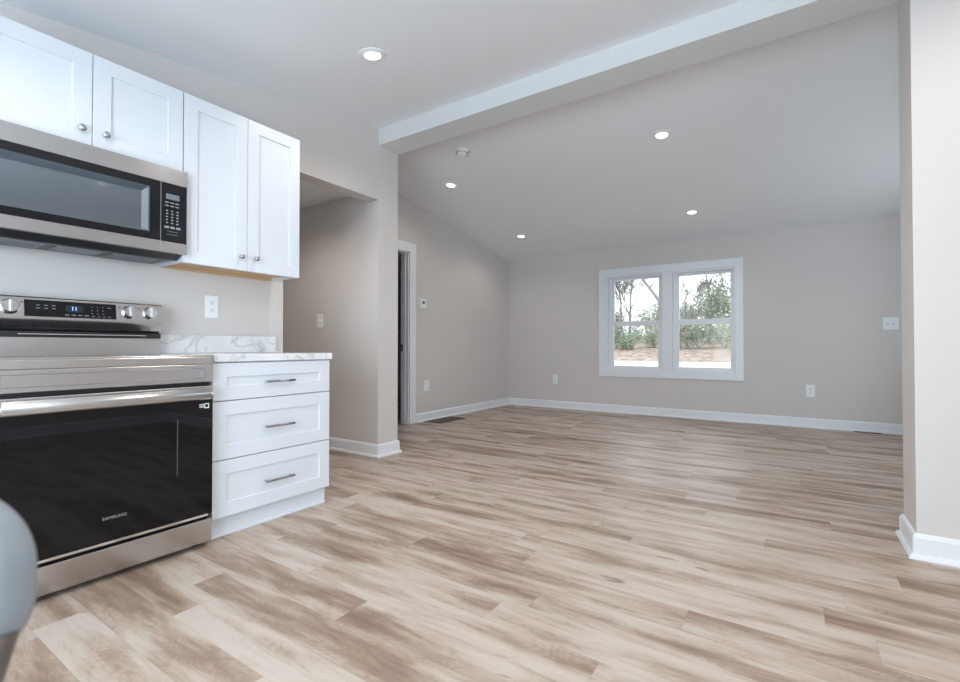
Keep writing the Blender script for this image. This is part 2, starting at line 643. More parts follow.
baseboard('baseboard_partition', (XP, Y1 + 0.005), (XR, Y1 + 0.005), (0, 1), 'white baseboard behind the right wall end')
base_m = (-1, -1)
baseboard('baseboard_right', (XR, -1.35), (XR, Y0 - 0.045), (-1, 0), 'white baseboard on the right kitchen wall')
baseboard('baseboard_right', (XR, Y1 + 0.005), (XR, YB), (-1, 0), 'white baseboard on the living room right wall')
base_m = (0, 0)
baseboard('baseboard_counter', (XK, 1.93), (XK, YH), (1, 0), 'white baseboard piece beside the drawer cabinet')


# ---- windows
def frame_xz(mb, x0, x1, z0, z1, wx, wz, ya, yb, bev=0.0):
    mb.box(x0, x0 + wx, ya, yb, z0, z1, bev)
    mb.box(x1 - wx, x1, ya, yb, z0, z1, bev)
    mb.box(x0 + wx, x1 - wx, ya, yb, z0, z0 + wz, bev)
    mb.box(x0 + wx, x1 - wx, ya, yb, z1 - wz, z1, bev)


win = thing('window_1', 'white cased pair of double hung windows on the back wall', 'window', ((WX0 + WX1) / 2, YB, WZ0), kind='structure')
mb = MB()
# flat casing boards with a small apron step, proud of the wall
mb.box(-2.400, -2.292, YB - 0.020, YB + 0.001, 0.522, 2.086, 0.003)
mb.box(-0.618, -0.524, YB - 0.020, YB + 0.001, 0.522, 2.086, 0.003)
mb.box(-2.292, -0.618, YB - 0.020, YB + 0.001, 1.977, 2.086, 0.003)
mb.box(-2.292, -0.618, YB - 0.020, YB + 0.001, 0.522, 0.629, 0.003)
mb.box(-1.505, -1.372, YB - 0.018, YB + 0.001, 0.629, 1.977, 0.003)
mb.build('casing', M['trim'], win)
mb = MB()
frame_xz(mb, WX0, -1.47, WZ0, WZ1, 0.03, 0.03, YB, YB + 0.125)
frame_xz(mb, -1.41, WX1, WZ0, WZ1, 0.03, 0.03, YB, YB + 0.125)
mb.box(-1.47, -1.41, YB, YB + 0.125, WZ0, WZ1)
mb.build('window_frame', M['trim'], win)


def sash(x0, x1, sl, sr, z0, z1, rb, rt_, ya):
    mb = MB()
    yb = ya + 0.034
    mb.box(x0, x0 + sl, ya, yb, z0, z1, 0.003)
    mb.box(x1 - sr, x1, ya, yb, z0, z1, 0.003)
    mb.box(x0 + sl - .003, x1 - sr + .003, ya + .001, yb - .001, z0, z0 + rb)
    mb.box(x0 + sl - .003, x1 - sr + .003, ya + .001, yb - .001, z1 - rt_, z1)
    return mb


for x0, x1, sl, sr in ((-2.270, -1.500, 0.077, 0.072), (-1.380, -0.630, 0.083, 0.045)):
    up = sash(x0, x1, sl, sr, 1.262, 1.956, 0.062, 0.036, YB + 0.074).build('upper_sash', M['trim'], win)
    MB().box(x0 + sl - .01, x1 - sr + .01, YB + 0.087, YB + 0.093, 1.318, 1.925).build('pane', M['glass'], up)
    lo = sash(x0, x1, sl, sr, 0.650, 1.305, 0.028, 0.052, YB + 0.034).build('lower_sash', M['trim'], win)
    MB().box(x0 + sl - .01, x1 - sr + .01, YB + 0.047, YB + 0.053, 0.672, 1.258).build('pane', M['glass'], lo)
    MB().box((x0 + x1) / 2 - 0.03, (x0 + x1) / 2 + 0.03, YB + 0.036, YB + 0.06, 1.304, 1.315, 0.003).build('sash_lock', M['trim'], lo)

# side windows and patio door out of view, added to bring in daylight
win = thing('window_2', 'white framed side window in the right kitchen wall', 'window', (XR, (SWY0 + SWY1) / 2, SWZ0), kind='structure')
mb = MB()
for y0, y1, z0, z1 in ((SWY0 - .09, SWY0 + .03, SWZ0 - .09, SWZ1 + .09), (SWY1 - .03, SWY1 + .09, SWZ0 - .09, SWZ1 + .09), (SWY0, SWY1, SWZ0 - .09, SWZ0 + .03), (SWY0, SWY1, SWZ1 - .03, SWZ1 + .09), (-.2, -.1, SWZ0, SWZ1)):
    mb.box(XR - 0.018, XR + 0.06, y0, y1, z0, z1)
mb.build('window_frame', M['trim'], win)
MB().box(XR + 0.03, XR + 0.036, SWY0, SWY1, SWZ0, SWZ1).build('pane', M['glass'], win)
win = thing('window_3', 'white framed side window in the living room right wall', 'window', (XR, 5.1, 0.8), kind='structure')
mb = MB()
for y0, y1, z0, z1 in ((4.16, 4.28, .71, 2.19), (5.92, 6.04, .71, 2.19), (4.28, 5.92, .71, .83), (4.28, 5.92, 2.07, 2.19), (5.05, 5.15, .83, 2.07)):
    mb.box(XR - 0.018, XR + 0.06, y0, y1, z0, z1)
mb.build('window_frame', M['trim'], win)
MB().box(XR + 0.03, XR + 0.036, 4.25, 5.95, 0.8, 2.1).build('pane', M['glass'], win)
dr = thing('door_2', 'white framed glass patio door behind the camera', 'door', ((PX0 + PX1) / 2, YR, 0), kind='structure')
mb = MB()
for x0, x1, z0, z1 in ((PX0 - .09, PX0 + .07, 0, PZ + .09), (PX1 - .07, PX1 + .09, 0, PZ + .09), (PX0, PX1, PZ - .07, PZ + .09), (PX0, PX1, 0, .1), (-.86, -.74, 0, PZ)):
    mb.box(x0, x1, YR - 0.07, YR + 0.018, z0, z1)
mb.build('door_frame', M['trim'], dr)
MB().box(PX0, PX1, YR - 0.04, YR - 0.034, 0.05, PZ).build('pane', M['glass'], dr)

# doorway on the living room left wall
dr = thing('door_1', 'white cased doorway behind the left wall end', 'door', (XL, (DY0 + DY1) / 2, 0), kind='structure')
mb = MB()
CW = 0.108
mb.box(XL - 0.002, XL + 0.019, DY1 - 0.006, DY1 + CW, 0, DZ + CW, 0.003)
mb.box(XL - 0.002, XL + 0.019, DY0 - CW, DY0 + 0.006, 0, DZ + CW, 0.003)
mb.box(XL - 0.002, XL + 0.019, DY0, DY1, DZ - 0.006, DZ + CW, 0.003)
mb.build('casing', M['trim'], dr)
mb = MB()
mb.box(XL - 0.118, XL + 0.002, DY1 - 0.02, DY1 + 0.001, 0, DZ)
mb.box(XL - 0.118, XL + 0.002, DY0 - 0.001, DY0 + 0.02, 0, DZ)
mb.box(XL - 0.118, XL + 0.002, DY0, DY1, DZ - 0.02, DZ + 0.001)
mb.box(XL - 0.075, XL - 0.040, DY1 - 0.032, DY1 - 0.018, 0, DZ)
mb.build('jamb', M['trim'], dr)
MB().box(XL - 0.112, XL - 0.084, DY1 - 0.024, DY1 - 0.018, 0.90, 0.985, 0.002).build('strike_plate', M['slot'], dr)

# ------------------------------------------------------------------ kitchen cabinets


def shaker(mb, x, y0, y1, z0, z1, fr, th=0.019, rec=0.008):
    """door or drawer front whose face is at x, facing +X, with a recessed centre panel"""
    b = 0.0015
    mb.box(x - th, x, y0, y0 + fr, z0, z1, b)
    mb.box(x - th, x, y1 - fr, y1, z0, z1, b)
    mb.box(x - th, x, y0 + fr - 0.001, y1 - fr + 0.001, z0, z0 + fr, b)
    mb.box(x - th, x, y0 + fr - 0.001, y1 - fr + 0.001, z1 - fr, z1, b)
    mb.box(x - th, x - rec, y0 + fr - 0.002, y1 - fr + 0.002, z0 + fr - 0.002, z1 - fr + 0.002)
    return mb


XU = -2.684


def upper(name, label, y0, y1, z0, z1, knob_z, raw=True):
    t = thing(name, label, 'wall cabinet', (XK, (y0 + y1) / 2, z0), 'white wall cabinets above the range and counter')
    mb = MB()
    xb = XU - 0.021
    mb.box(XK, xb, y0, y0 + 0.016, z0, z1)
    mb.box(XK, xb, y1 - 0.016, y1, z0, z1)
    mb.box(XK, xb, y0 + .016, y1 - .016, z1 - 0.016, z1)
    mb.box(XK, XK + 0.012, y0 + .016, y1 - .016, z0 + .02, z1 - .016)
    mb.box(xb - 0.018, xb, y0 + .016, y1 - .016, z0, z0 + 0.04)
    mb.build('carcass', M['cab'], t)
    mb = MB()
    mb.box(XK + 0.0, xb - 0.018, y0 + .016, y1 - .016, z0 + 0.018, z0 + 0.030)
    mb.box(XK + 0.0, XK + 0.02, y0 + .016, y1 - .016, z0 + 0.0, z0 + 0.02)
    o = mb.build('bottom_panel', M['wood_raw'], t)
    o['label'] = 'raw tan wood underside'
    ym = (y0 + y1) / 2
    for a, bb, ky in ((y0 + 0.002, ym - 0.0015, ym - 0.042), (ym + 0.0015, y1 - 0.001, ym + 0.048)):
        d = shaker(MB(), XU, a, bb, z0 - 0.002, z1, 0.071).build('door', M['cab'], t)
        k = MB().lathe([(0, 0), (0.009, 0), (0.0055, 0.006), (0.0055, 0.013), (0.012, 0.017), (0.0155, 0.022), (0.0145, 0.027), (0.009, 0.031), (0, 0.032)], (XU, ky, knob_z), (1, 0, 0), 28).build('knob', M['nickel'], d, smooth=True)
    return t


upper('wall_cabinet', 'short white two-door wall cabinet above the microwave', 0.43, 1.2065, 1.874, 2.303, 1.940)
upper('wall_cabinet', 'tall white two-door wall cabinet right of the microwave', 1.2085, 1.916, 1.401, 2.303, 1.477)

# drawer base cabinet
XB = -2.369
BY0, BY1 = 1.206, 1.906
t = thing('drawer_cabinet', 'white three-drawer base cabinet beside the steel range', 'base cabinet', (-2.68, (BY0 + BY1) / 2, 0))
mb = MB()
for y0, y1 in ((BY0, BY0 + 0.016), (BY1 - 0.016, BY1)):
    mb.prism([(XK + .021, 0), (-2.412, 0), (-2.412, 0.104), (XB - 0.020, 0.104), (XB - 0.020, 0.874), (XK + .021, 0.874)], 'y', y0, y1)
mb.box(XK + .021, XB - 0.022, BY0 + .016, BY1 - .016, 0.104, 0.12)
mb.box(XK + .021, XB - 0.022, BY0 + .016, BY1 - .016, 0.858, 0.874)
mb.box(XK + .021, XK + .033, BY0 + .016, BY1 - .016, 0.12, 0.858)
mb.build('carcass', M['cab'], t)
mb = MB()
mb.box(-2.424, -2.410, BY0, BY1 - 0.012, 0, 0.106)
mb.prism([(-2.411, 0), (-2.400, 0), (-2.400, 0.006), (-2.404, 0.014), (-2.411, 0.016)], 'y', BY0, BY1 - 0.004)
mb.build('toe_kick', M['cab'], t)
for z0, z1, hz in ((0.683, 0.870, 0.7665), (0.389, 0.679, 0.525), (0.104, 0.385, 0.233)):
    d = shaker(MB(), XB, BY0 + 0.002, BY1, z0, z1, 0.0705).build('drawer', M['cab'], t)
    hd = MB()
    hy0, hy1 = 1.476, 1.648
    hd.box(XB + 0.022, XB + 0.034, hy0, hy1, hz - 0.006, hz + 0.006, 0.002)
    hd.tube((XB - 0.001, hy0 + 0.012, hz), (XB + 0.024, hy0 + 0.012, hz), 0.005)
    hd.tube((XB - 0.001, hy1 - 0.012, hz), (XB + 0.024, hy1 - 0.012, hz), 0.005)
    hd.build('handle', M['dark_nickel'], d, smooth=True)

o = MB().box(XK, -2.358, 1.2065, 1.919, 0.8755, 0.9145, 0.004).build('countertop', M['marble'])
tag(o, 'white marble look countertop on the drawer cabinet', 'countertop')
o = MB().box(XK, XK + 0.019, 1.2065, 1.940, 0.9155, 1.022, 0.003).build('backsplash', M['marble'])
tag(o, 'low white marble look backsplash strip against the kitchen wall', 'backsplash')

# ------------------------------------------------------------------ microwave
XM = -2.651
my0, my1, mz0, mz1 = 0.452, 1.2135, 1.433, 1.866
my0 = 0.430
t = thing('microwave', 'stainless over-the-range microwave with black glass door and keypad', 'microwave', (-2.82, 0.82, mz0))
mb = MB()
mb.prism([(XK, mz0 + 0.0), (XM - 0.09, mz0 - 0.022), (XM - 0.028, mz0 + 0.004), (XM - 0.028, mz1), (XK, mz1)], 'y', my0, my1 - 0.006, 0.002)
mb.build('body', M['black'], t)
split = 1.091
dz0, dz1 = 1.487, 1.786
# door: steel top and bottom rails with a black glass field
mb = MB()
mb.prism([(XM - .028, mz0), (XM, mz0), (XM, dz0), (XM - .01, dz0), (XM - .01, dz1), (XM, dz1), (XM, mz1), (XM - .028, mz1)], 'y', my0, split - 0.001, 0.0015)
door = mb.build('door', M['steel'], t)
MB().box(XM - 0.0105, XM - 0.0012, my0, split - 0.0035, dz0, dz1).build('glass_border', M['blackglass'], door)
MB().box(XM - 0.005, XM - 0.0004, my0 + 0.03, 1.040, 1.522, 1.748, 0.0003).build('door_window', M['screen'], door)
wf = MB()
wf.box(XM - 0.002, XM + 0.0002, 1.004, 1.034, 1.530, 1.737)
wf.build('window_inner_frame', M['bezel'], door)  # right side of the bevel, coloured lighter as the lit side
wf = MB()
wf.prism([(my0 + .032, 1.746), (1.034, 1.746), (1.004, 1.715), (my0 + .032, 1.712)], 'x', XM - 0.002, XM + 0.0003)
wf.build('window_top_shade', M['bezel_dark'], door)  # top side of the same bevel, its shade put into the colour
MB().box(XM - 0.027, XM + 0.0005, split - 0.003, split - 0.0005, mz0 + .001, mz1 - .001).build('door_edge', M['chrome'], door)
mb = MB()
mb.prism([(XM - .028, mz0), (XM, mz0), (XM, dz0), (XM - .01, dz0), (XM - .01, dz1), (XM, dz1), (XM, mz1), (XM - .028, mz1)], 'y', split + 0.001, my1, 0.0015)
pan = mb.build('control_panel', M['steel'], t)
MB().box(XM - 0.0105, XM - 0.001, split + 0.001, my1 - 0.001, dz0, dz1, 0.001).build('control_glass', M['blackglass'], pan)
MB().box(XM - 0.002, XM - 0.0004, 1.113, 1.176, 1.705, 1.733, 0.0003).build('display', M['lcd'], pan)
mb = MB()
for r in range(2):
    for k in range(3):
        y = 1.110 + k * 0.0235
        z = 1.688 - r * 0.017
        mb.box(XM - 0.002, XM - 0.0004, y, y + 0.017, z - 0.0025, z + 0.003)
for r in range(5):
    for k in range(3):
        y = 1.113 + k * 0.0245
        z = 1.646 - r * 0.0155
        mb.box(XM - 0.002, XM - 0.0004, y, y + 0.010, z - 0.003, z + 0.003)
for k in range(3):
    y = 1.107 + k * 0.027
    mb.box(XM - 0.002, XM - 0.0004, y, y + 0.021, 1.556, 1.567)
mb.build('keypad', M['print_grey'], pan)
mb = MB()
mb.box(XM - 0.002, XM - 0.0006, 1.118, 1.170, 1.540, 1.5415)
mb.box(XM - 0.002, XM - 0.0006, 1.118, 1.170, 1.525, 1.5265)
for k in range(0):
    mb.box(XM - 0.002, XM - 0.0006, 1.124 + k * 0.0105, 1.131 + k * 0.0105, 1.530, 1.537)
mb.build('key_label', M['print_grey'], pan)
# underside: chin grille, two grease filters and the cooktop lamp cover
zb = mz0 - 0.021
mb = MB()
mb.box(XK + 0.03, XM - 0.10, my0 + 0.03, my1 - 0.04, zb - 0.001, zb + 0.02)
mb.build('underside_plate', M['black'], t)
for a, bb in ((0.46, 0.68), (0.93, 1.13)):
    f_ = MB()
    f_.box(XK + 0.06, XM - 0.12, a, bb, zb - 0.007, zb)
    for k in range(6):
        x = XK + 0.075 + k * 0.022
        f_.box(x, x + 0.010, a + 0.01, bb - 0.01, zb - 0.010, zb - 0.005)
    f_.build('grease_filter', M['filter'], t)
MB().box(XK + 0.08, XM - 0.12, 0.72, 0.89, zb - 0.006, zb).build('lamp_cover', M['filter'], t)

# ------------------------------------------------------------------ range
XF = -2.328
ry0, ry1 = 0.424, 1.190
t = thing('range', 'stainless electric range with black glass oven door', 'range', (-2.65, (ry0 + ry1) / 2, 0))
mb = MB()
mb.box(XK + 0.03, XF - 0.045, ry0 + 0.003, ry1 - 0.003, 0.03, 0.868)
mb.build('body', M['black'], t)
mb = MB()
for y in (ry0 + 0.06, ry1 - 0.05):
    for x in (XK + 0.08, XF - 0.07):
        MB().lathe([(0, 0), (0.017, 0), (0.017, 0.012), (0.010, 0.016), (0.010, 0.032), (0, 0.032)], (x, y, 0), seg=20).build('foot', M['black'], t, smooth=True)
mb.bm.free()
# cooktop: steel rim with a black ceramic glass
mb = MB()
mb.box(XK + 0.03, XF - 0.004, ry0, ry1, 0.868, 0.905, 0.004)
top = mb.build('cooktop_rim', M['steel'], t)
MB().box(-2.90, XF - 0.030, ry0 + 0.012, ry1 - 0.012, 0.904, 0.9085, 0.001).build('cooktop_glass', M['blackglass'], top)
mb = MB().box(XF - 0.034, XF - 0.004, ry0, ry1, 0.9035, 0.912, 0.003).build('cooktop_trim', M['steel'], top)
# burner rings printed on the glass
for x, y, r in ((-2.50, 0.62, .10), (-2.50, 1.0, .115), (-2.76, 0.62, .08), (-2.76, 1.0, .08)):
    MB().lathe([(r - .002, 0), (r, 0), (r, .0004), (r - .002, .0004), (r - .002, 0)], (x, y, .9085), seg=48).build('burner_ring', M['print_grey'], top)
# fascia with a recessed strip under the cooktop
mb = MB()
mb.box(XF - 0.045, XF - 0.004, ry0, ry1, 0.784, 0.868, 0.003)
fas = mb.build('fascia', M['steel'], t)
mb = MB()
iy0, iy1, iz0, iz1 = ry0 + 0.03, ry1 - 0.035, 0.802, 0.848
mb.box(XF - 0.006, XF - 0.0015, iy0, iy1, iz1, iz1 + 0.004, 0.001)
mb.box(XF - 0.006, XF - 0.0015, iy0, iy1, iz0, iz0 + 0.003, 0.001)
mb.box(XF - 0.006, XF - 0.0015, iy0, iy0 + 0.003, iz0, iz1, 0.001)
mb.box(XF - 0.006, XF - 0.0015, iy1 - 0.003, iy1, iz0, iz1, 0.001)
mb.build('fascia_bead', M['dark_nickel'], fas)
mb = MB()
mb.box(XF - 0.004, XF - 0.0025, iy1 - 0.028, iy1 - 0.010, iz0 + .006, iz1 - .006)
mb.build('sticker', M['print_grey'], fas)
# oven door
mb = MB()
mb.box(XF - 0.042, XF - 0.003, ry0 + 0.002, ry1 - 0.002, 0.148, 0.760, 0.003)
door = mb.build('oven_door', M['black'], t)
MB().box(XF - 0.006, XF, ry0 + 0.002, ry1 - 0.002, 0.160, 0.716, 0.0015).build('door_glass', M['ovenglass'], door)
mb = MB()
mb.box(XF - 0.04, XF + 0.001, ry0 + 0.002, ry1 - 0.002, 0.716, 0.766, 0.003)
mb.build('door_top_rail', M['steel'], door)
MB().box(XF - 0.012, XF + 0.002, ry0 + 0.002, ry1 - 0.022, 0.149, 0.160, 0.001).build('door_bottom_trim', M['chrome'], door)
mb = MB()
# wide flat bar handle
mb.prism([(XF + 0.016, 0.708), (XF + 0.034, 0.704), (XF + 0.043, 0.712), (XF + 0.043, 0.738), (XF + 0.032, 0.758), (XF + 0.018, 0.758)], 'y', ry0 + 0.028, ry1 - 0.028, 0.002)
mb.box(XF - 0.002, XF + 0.030, ry0 + 0.012, ry0 + 0.045, 0.708, 0.738, 0.003)
mb.box(XF - 0.002, XF + 0.030, ry1 - 0.045, ry1 - 0.012, 0.708, 0.738, 0.003)
mb.build('handle', M['steel'], door, smooth=True)
# printed border of the inner window
mb = MB()
wy0, wy1, wz0, wz1 = 0.545, 1.035, 0.315, 0.622
mb.box(XF - 0.0005, XF + 0.0002, wy1 - 0.005, wy1, wz0 + .05, wz1)
mb.build('window_border', M['border'], door)
text('lettering', 'SAMSUNG', 0.0165, M['print_grey'], door, (XF + 0.0004, 0.797, 0.254), width=0.084)
mb = MB()
for dz in (0.006, -0.004):
    mb.box(XF - 0.0003, XF + 0.0004, 1.126, 1.147, 0.672 + dz - 0.0025, 0.672 + dz + 0.0025)
mb.box(XF - 0.0003, XF + 0.0004, 1.148, 1.152, 0.660, 0.684)
mb.box(XF - 0.0003, XF + 0.0004, 1.166, 1.170, 0.660, 0.684)
mb.box(XF - 0.0003, XF + 0.0004, 1.152, 1.166, 0.660, 0.665)
mb.box(XF - 0.0003, XF + 0.0004, 1.152, 1.166, 0.679, 0.684)
mb.build('sticker', M['print'], door)
# storage drawer
mb = MB()
mb.box(XF - 0.045, XF - 0.002, ry0 + 0.002, ry1 - 0.002, 0.026, 0.134, 0.003)
mb.build('drawer', M['steel'], t)
# backguard
X0 = XK + 0.02
mb = MB()
prof = [(X0, 0.905), (X0, 1.180), (X0 + 0.010, 1.186), (-2.912, 1.182), (-2.905, 1.176), (-2.893, 1.082), (-2.898, 1.066), (-2.925, 1.030), (-2.945, 1.022), (-2.945, 0.998), (-2.915, 0.996), (-2.912, 0.990), (-2.912, 0.905)]
mb.prism(prof, 'y', ry0, ry1 + 0.013)
bg = mb.build('backguard', M['steel'], t, smooth=True, angle=25)
MB().box(-2.944, -2.914, ry0 + 0.001, ry1 + 0.012, 0.998, 1.024).build('vent_slot', M['black'], bg)
MB().box(-2.914, -2.909, ry0 + 0.20, ry1 - 0.06, 1.008, 1.013, 0.001).build('vent_bar', M['chrome'], bg)


def panel_x(z):
    return -2.905 + (1.176 - z) * (0.012 / 0.094)


slope = math.atan2(0.012, 0.094)
mb = MB()
dy0, dy1 = 0.641, 0.990
mb.prism([(panel_x(1.091) + .0008, 1.091), (panel_x(1.168) + .0008, 1.168), (panel_x(1.168) - .004, 1.168), (panel_x(1.091) - .004, 1.091)], 'y', dy0, dy1)
disp = mb.build('display_panel', M['blackglass'], bg)
mb = MB()


def mark(mb, y0, y1, z0, z1, dx=0.0012):
    mb.prism([(panel_x(z0) + dx, z0), (panel_x(z1) + dx, z1), (panel_x(z1) - .001, z1), (panel_x(z0) - .001, z0)], 'y', y0, y1)


for r in range(2):
    for k in range(3):
        y = 0.682 + k * 0.028
        mark(mb, y, y + 0.013, 1.143 - r * 0.014, 1.1465 - r * 0.014)
for r in range(3):
    for k in range(3):
        y = 0.888 + k * 0.022
        mark(mb, y, y + 0.004, 1.146 - r * 0.016, 1.1495 - r * 0.016)
for k in range(4):
    y = 0.785 + k * 0.025
    mark(mb, y, y + 0.016, 1.102, 1.106)
for k in range(4):
    mark(mb, 0.890 + k * 0.022, 0.900 + k * 0.022, 1.100, 1.103)
mark(mb, 0.953, 0.968, 1.146, 1.149)
mb.build('keypad', M['print_grey'], disp)
mb = MB()
mark(mb, 0.788, 0.855, 1.119, 1.152, 0.0010)
mb.build('clock_window', M['clock'], disp)
mb = MB()
for y in (0.812, 0.825):
    for z0 in (1.128, 1.137):
        x0 = panel_x(z0) + .0014
        mb.prism([(y, z0), (y + .0035, z0), (y + .0045, z0 + .007), (y + .001, z0 + .007)], 'x', x0 - .0015, x0)
mb.build('clock_digits', M['blue_led'], disp)
for y in (0.490, 0.593, 1.048, 1.143):
    z = 1.131
    ax = (math.cos(slope), 0, math.sin(slope))
    c0 = (panel_x(z), y, z)
    k = MB().lathe([(0, -.002), (0.0345, -.002), (0.0345, 0.005), (0.0300, 0.008), (0.0285, 0.024), (0.026, 0.027), (0, 0.027)], c0, ax, 32).build('knob', M['chrome'], bg, smooth=True)
    gx = panel_x(z) + 0.024 * math.cos(slope)
    gz = z + 0.024 * math.sin(slope)
    MB().box(gx - 0.008, gx + 0.014, y - 0.006, y + 0.006, gz - 0.027, gz + 0.027, 0.002).build('knob_grip', M['chrome'], k)
for y in (0.630, 1.003, 1.090):
    mb = MB()
    mark(mb, y, y + 0.006, 1.152, 1.157)
    mb.build('indicator', M['slot'], bg)


# ------------------------------------------------------------------ wall plates
def plate(name, label, cat, c, nrm, w_, h_, kind, group):
    """c: centre on the wall face; nrm '+x','-y'"""
    t = thing(name, label, cat, c, group)
    cx, cy, cz = c

    def bx(mb, u0, u1, v0, v1, d0, d1, bev=0):
        if nrm == '+x':
            mb.box(cx + d0, cx + d1, cy + u0, cy + u1, cz + v0, cz + v1, bev)
        else:
            mb.box(cx + u0, cx + u1, cy - d1, cy - d0, cz + v0, cz + v1, bev)
        return mb
    bx(MB(), -w_ / 2, w_ / 2, -h_ / 2, h_ / 2, 0, 0.006, 0.002).build('cover_plate', M['plastic'], t)
    if kind == 'outlet':
        for s in (-1, 1):
            r = bx(MB(), -0.016, 0.016, s * 0.024 - 0.014, s * 0.024 + 0.014, 0.005, 0.0085, 0.0015).build('receptacle', M['plastic'], t)
            mb = MB()
            bx(mb, -0.0075, -0.0050, s * 0.024 - 0.002, s * 0.024 + 0.008, 0.008, 0.0089)
            bx(mb, 0.0050, 0.0075, s * 0.024 - 0.002, s * 0.024 + 0.008, 0.008, 0.0089)
            bx(mb, -0.0025, 0.0025, s * 0.024 - 0.010, s * 0.024 - 0.005, 0.008, 0.0089)
            mb.build('socket_slots', M['slot'], r)
    elif kind == 'switch':
        bx(MB(), -0.006, 0.006, -0.004, 0.016, 0.005, 0.016, 0.002).build('toggle', M['plastic'], t)
    elif kind == 'double':
        for s in (-1, 1):
            bx(MB(), s * 0.026 - 0.009, s * 0.026 + 0.009, -0.018, 0.018, 0.005, 0.0075, 0.001).build('toggle_surround', M['plastic'], t)
            bx(MB(), s * 0.026 - 0.006, s * 0.026 + 0.006, -0.014, 0.006, 0.006, 0.016, 0.002).build('toggle', M['toggle'], t)
    return t


OG = 'white wall outlets'
plate('wall_outlet', 'white outlet above the marble backsplash on kitchen wall', 'outlet', (XK, 1.513, 1.198), '+x', 0.079, 0.137, 'outlet', OG)
plate('wall_outlet', 'white outlet low on the left wall under the thermostat', 'outlet', (XL, 4.715, 0.453), '+x', 0.105, 0.142, 'outlet', OG)
plate('wall_outlet', 'white outlet on back wall between the corner and the window', 'outlet', (-3.11, YB, 0.448), '-y', 0.078, 0.140, 'outlet', OG)
plate('wall_outlet', 'white outlet low on back wall right of the window', 'outlet', (0.164, YB, 0.431), '-y', 0.085, 0.142, 'outlet', OG)
plate('light_switch', 'white single toggle switch on the hall wall', 'light switch', (-3.765, Y0, 1.198), '-y', 0.085, 0.132, 'switch', 'white light switches')
plate('light_switch', 'white double switch plate on back wall near the right wall end', 'light switch', (0.893, YB, 1.209), '-y', 0.135, 0.136, 'double', 'white light switches')
t = thing('thermostat', 'small white thermostat with dark screen beside the doorway', 'thermostat', (XL, 4.625, 1.502))
MB().box(XL, XL + 0.004, 4.556, 4.694, 1.436, 1.566, 0.002).build('wall_plate', M['plastic'], t)
MB().box(XL + 0.003, XL + 0.026, 4.570, 4.680, 1.446, 1.556, 0.004).build('housing', M['plastic'], t)
MB().box(XL + 0.0255, XL + 0.0268, 4.604, 4.652, 1.500, 1.534).build('screen', M['black'], t)


# ------------------------------------------------------------------ ceiling lights and smoke detector
def lamp_light(room):
    ld = bpy.data.lights.get('lamp_light_' + room)
    if ld is None:
        ld = bpy.data.lights.new('lamp_light_' + room, 'SPOT')
        ld.energy = LAMP_W[room]
        ld.color = (1.0, 0.92, 0.83)
        ld.spot_size = R(155)
        ld.spot_blend = 0.7
        ld.shadow_soft_size = 0.0
    return ld


def set_room(t, room):
    for ch in t.children:
        if ch.type == 'LIGHT':
            ch.data = lamp_light(room)


def downlight(name, label, x, y, slope_ang, z):
    t = thing(name, label, 'ceiling light', (x, y, z), 'round recessed ceiling lights')
    MB().lathe([(0.049, 0.004), (0.049, -0.006), (0.055, -0.011), (0.072, -0.007), (0.083, -0.002), (0.083, 0.004)], (x, y, z), seg=48).build('trim_ring', M['plastic'], t, smooth=True)
    MB().lathe([(0, -0.0045), (0.0495, -0.0045), (0.0495, 0.003), (0, 0.003)], (x, y, z), seg=40).build('lens', M['lens'], t)
    lo = bpy.data.objects.new('lamp_light', lamp_light('kitchen'))
    COL.objects.link(lo)
    lo.parent = t
    lo.location = (0, 0, -0.014)
    t.rotation_euler = (slope_ang, 0, 0)
    return t


ak, al = math.atan(SK), -math.atan(SL)
spots = [(-2.10, 1.995, 'k', 'round lit ceiling light above the kitchen in front of the beam'),
         (-0.936, 4.258, 'l', 'round lit ceiling light on living room ceiling, nearest the beam on the right'),
         (-3.221, 4.262, 'l', 'round lit ceiling light on living room ceiling just below the smoke detector'),
         (-0.975, 5.940, 'l', 'round lit ceiling light above the double window'),
         (-3.218, 5.910, 'l', 'smallest round lit ceiling light, near the far left corner')]
first = None
for x, y, k, lab in spots:
    z = ZK(y) if k == 'k' else ZL(y)
    if first is None:
        first = downlight('ceiling_light', lab, x, y, ak if k == 'k' else al, z)
    else:
        c = dup(first)
        c.location = (x, y, z)
        c.rotation_euler = (ak if k == 'k' else al, 0, 0)
        c['label'] = lab
        set_room(c, 'living')
# the hall has the same fitting on its low ceiling, out of sight behind the kitchen wall
# more kitchen lights above the frame; the row near the camera is added fill
for x, y, lab in ((0.87, 1.965, 'round lit ceiling light over the right side of the kitchen, out of frame'), (-0.6, 0.25, 'round lit ceiling light over the kitchen above the camera'), (-0.6, 1.97, 'round lit ceiling light over the middle of the kitchen, out of frame'), (0.87, 0.25, 'round lit ceiling light beside the side window, out of frame'),
                  (-1.85, 0.25, 'round lit ceiling light in front of the range, above the frame')):
    c = dup(first)
    c.location = (x, y, ZK(y))
    c['label'] = lab
c = dup(first)
c.location = (-3.62, 2.05, 2.325)
c.rotation_euler = (0, 0, 0)
set_room(c, 'hall')
c['label'] = 'round lit ceiling light in the hall behind the kitchen wall'

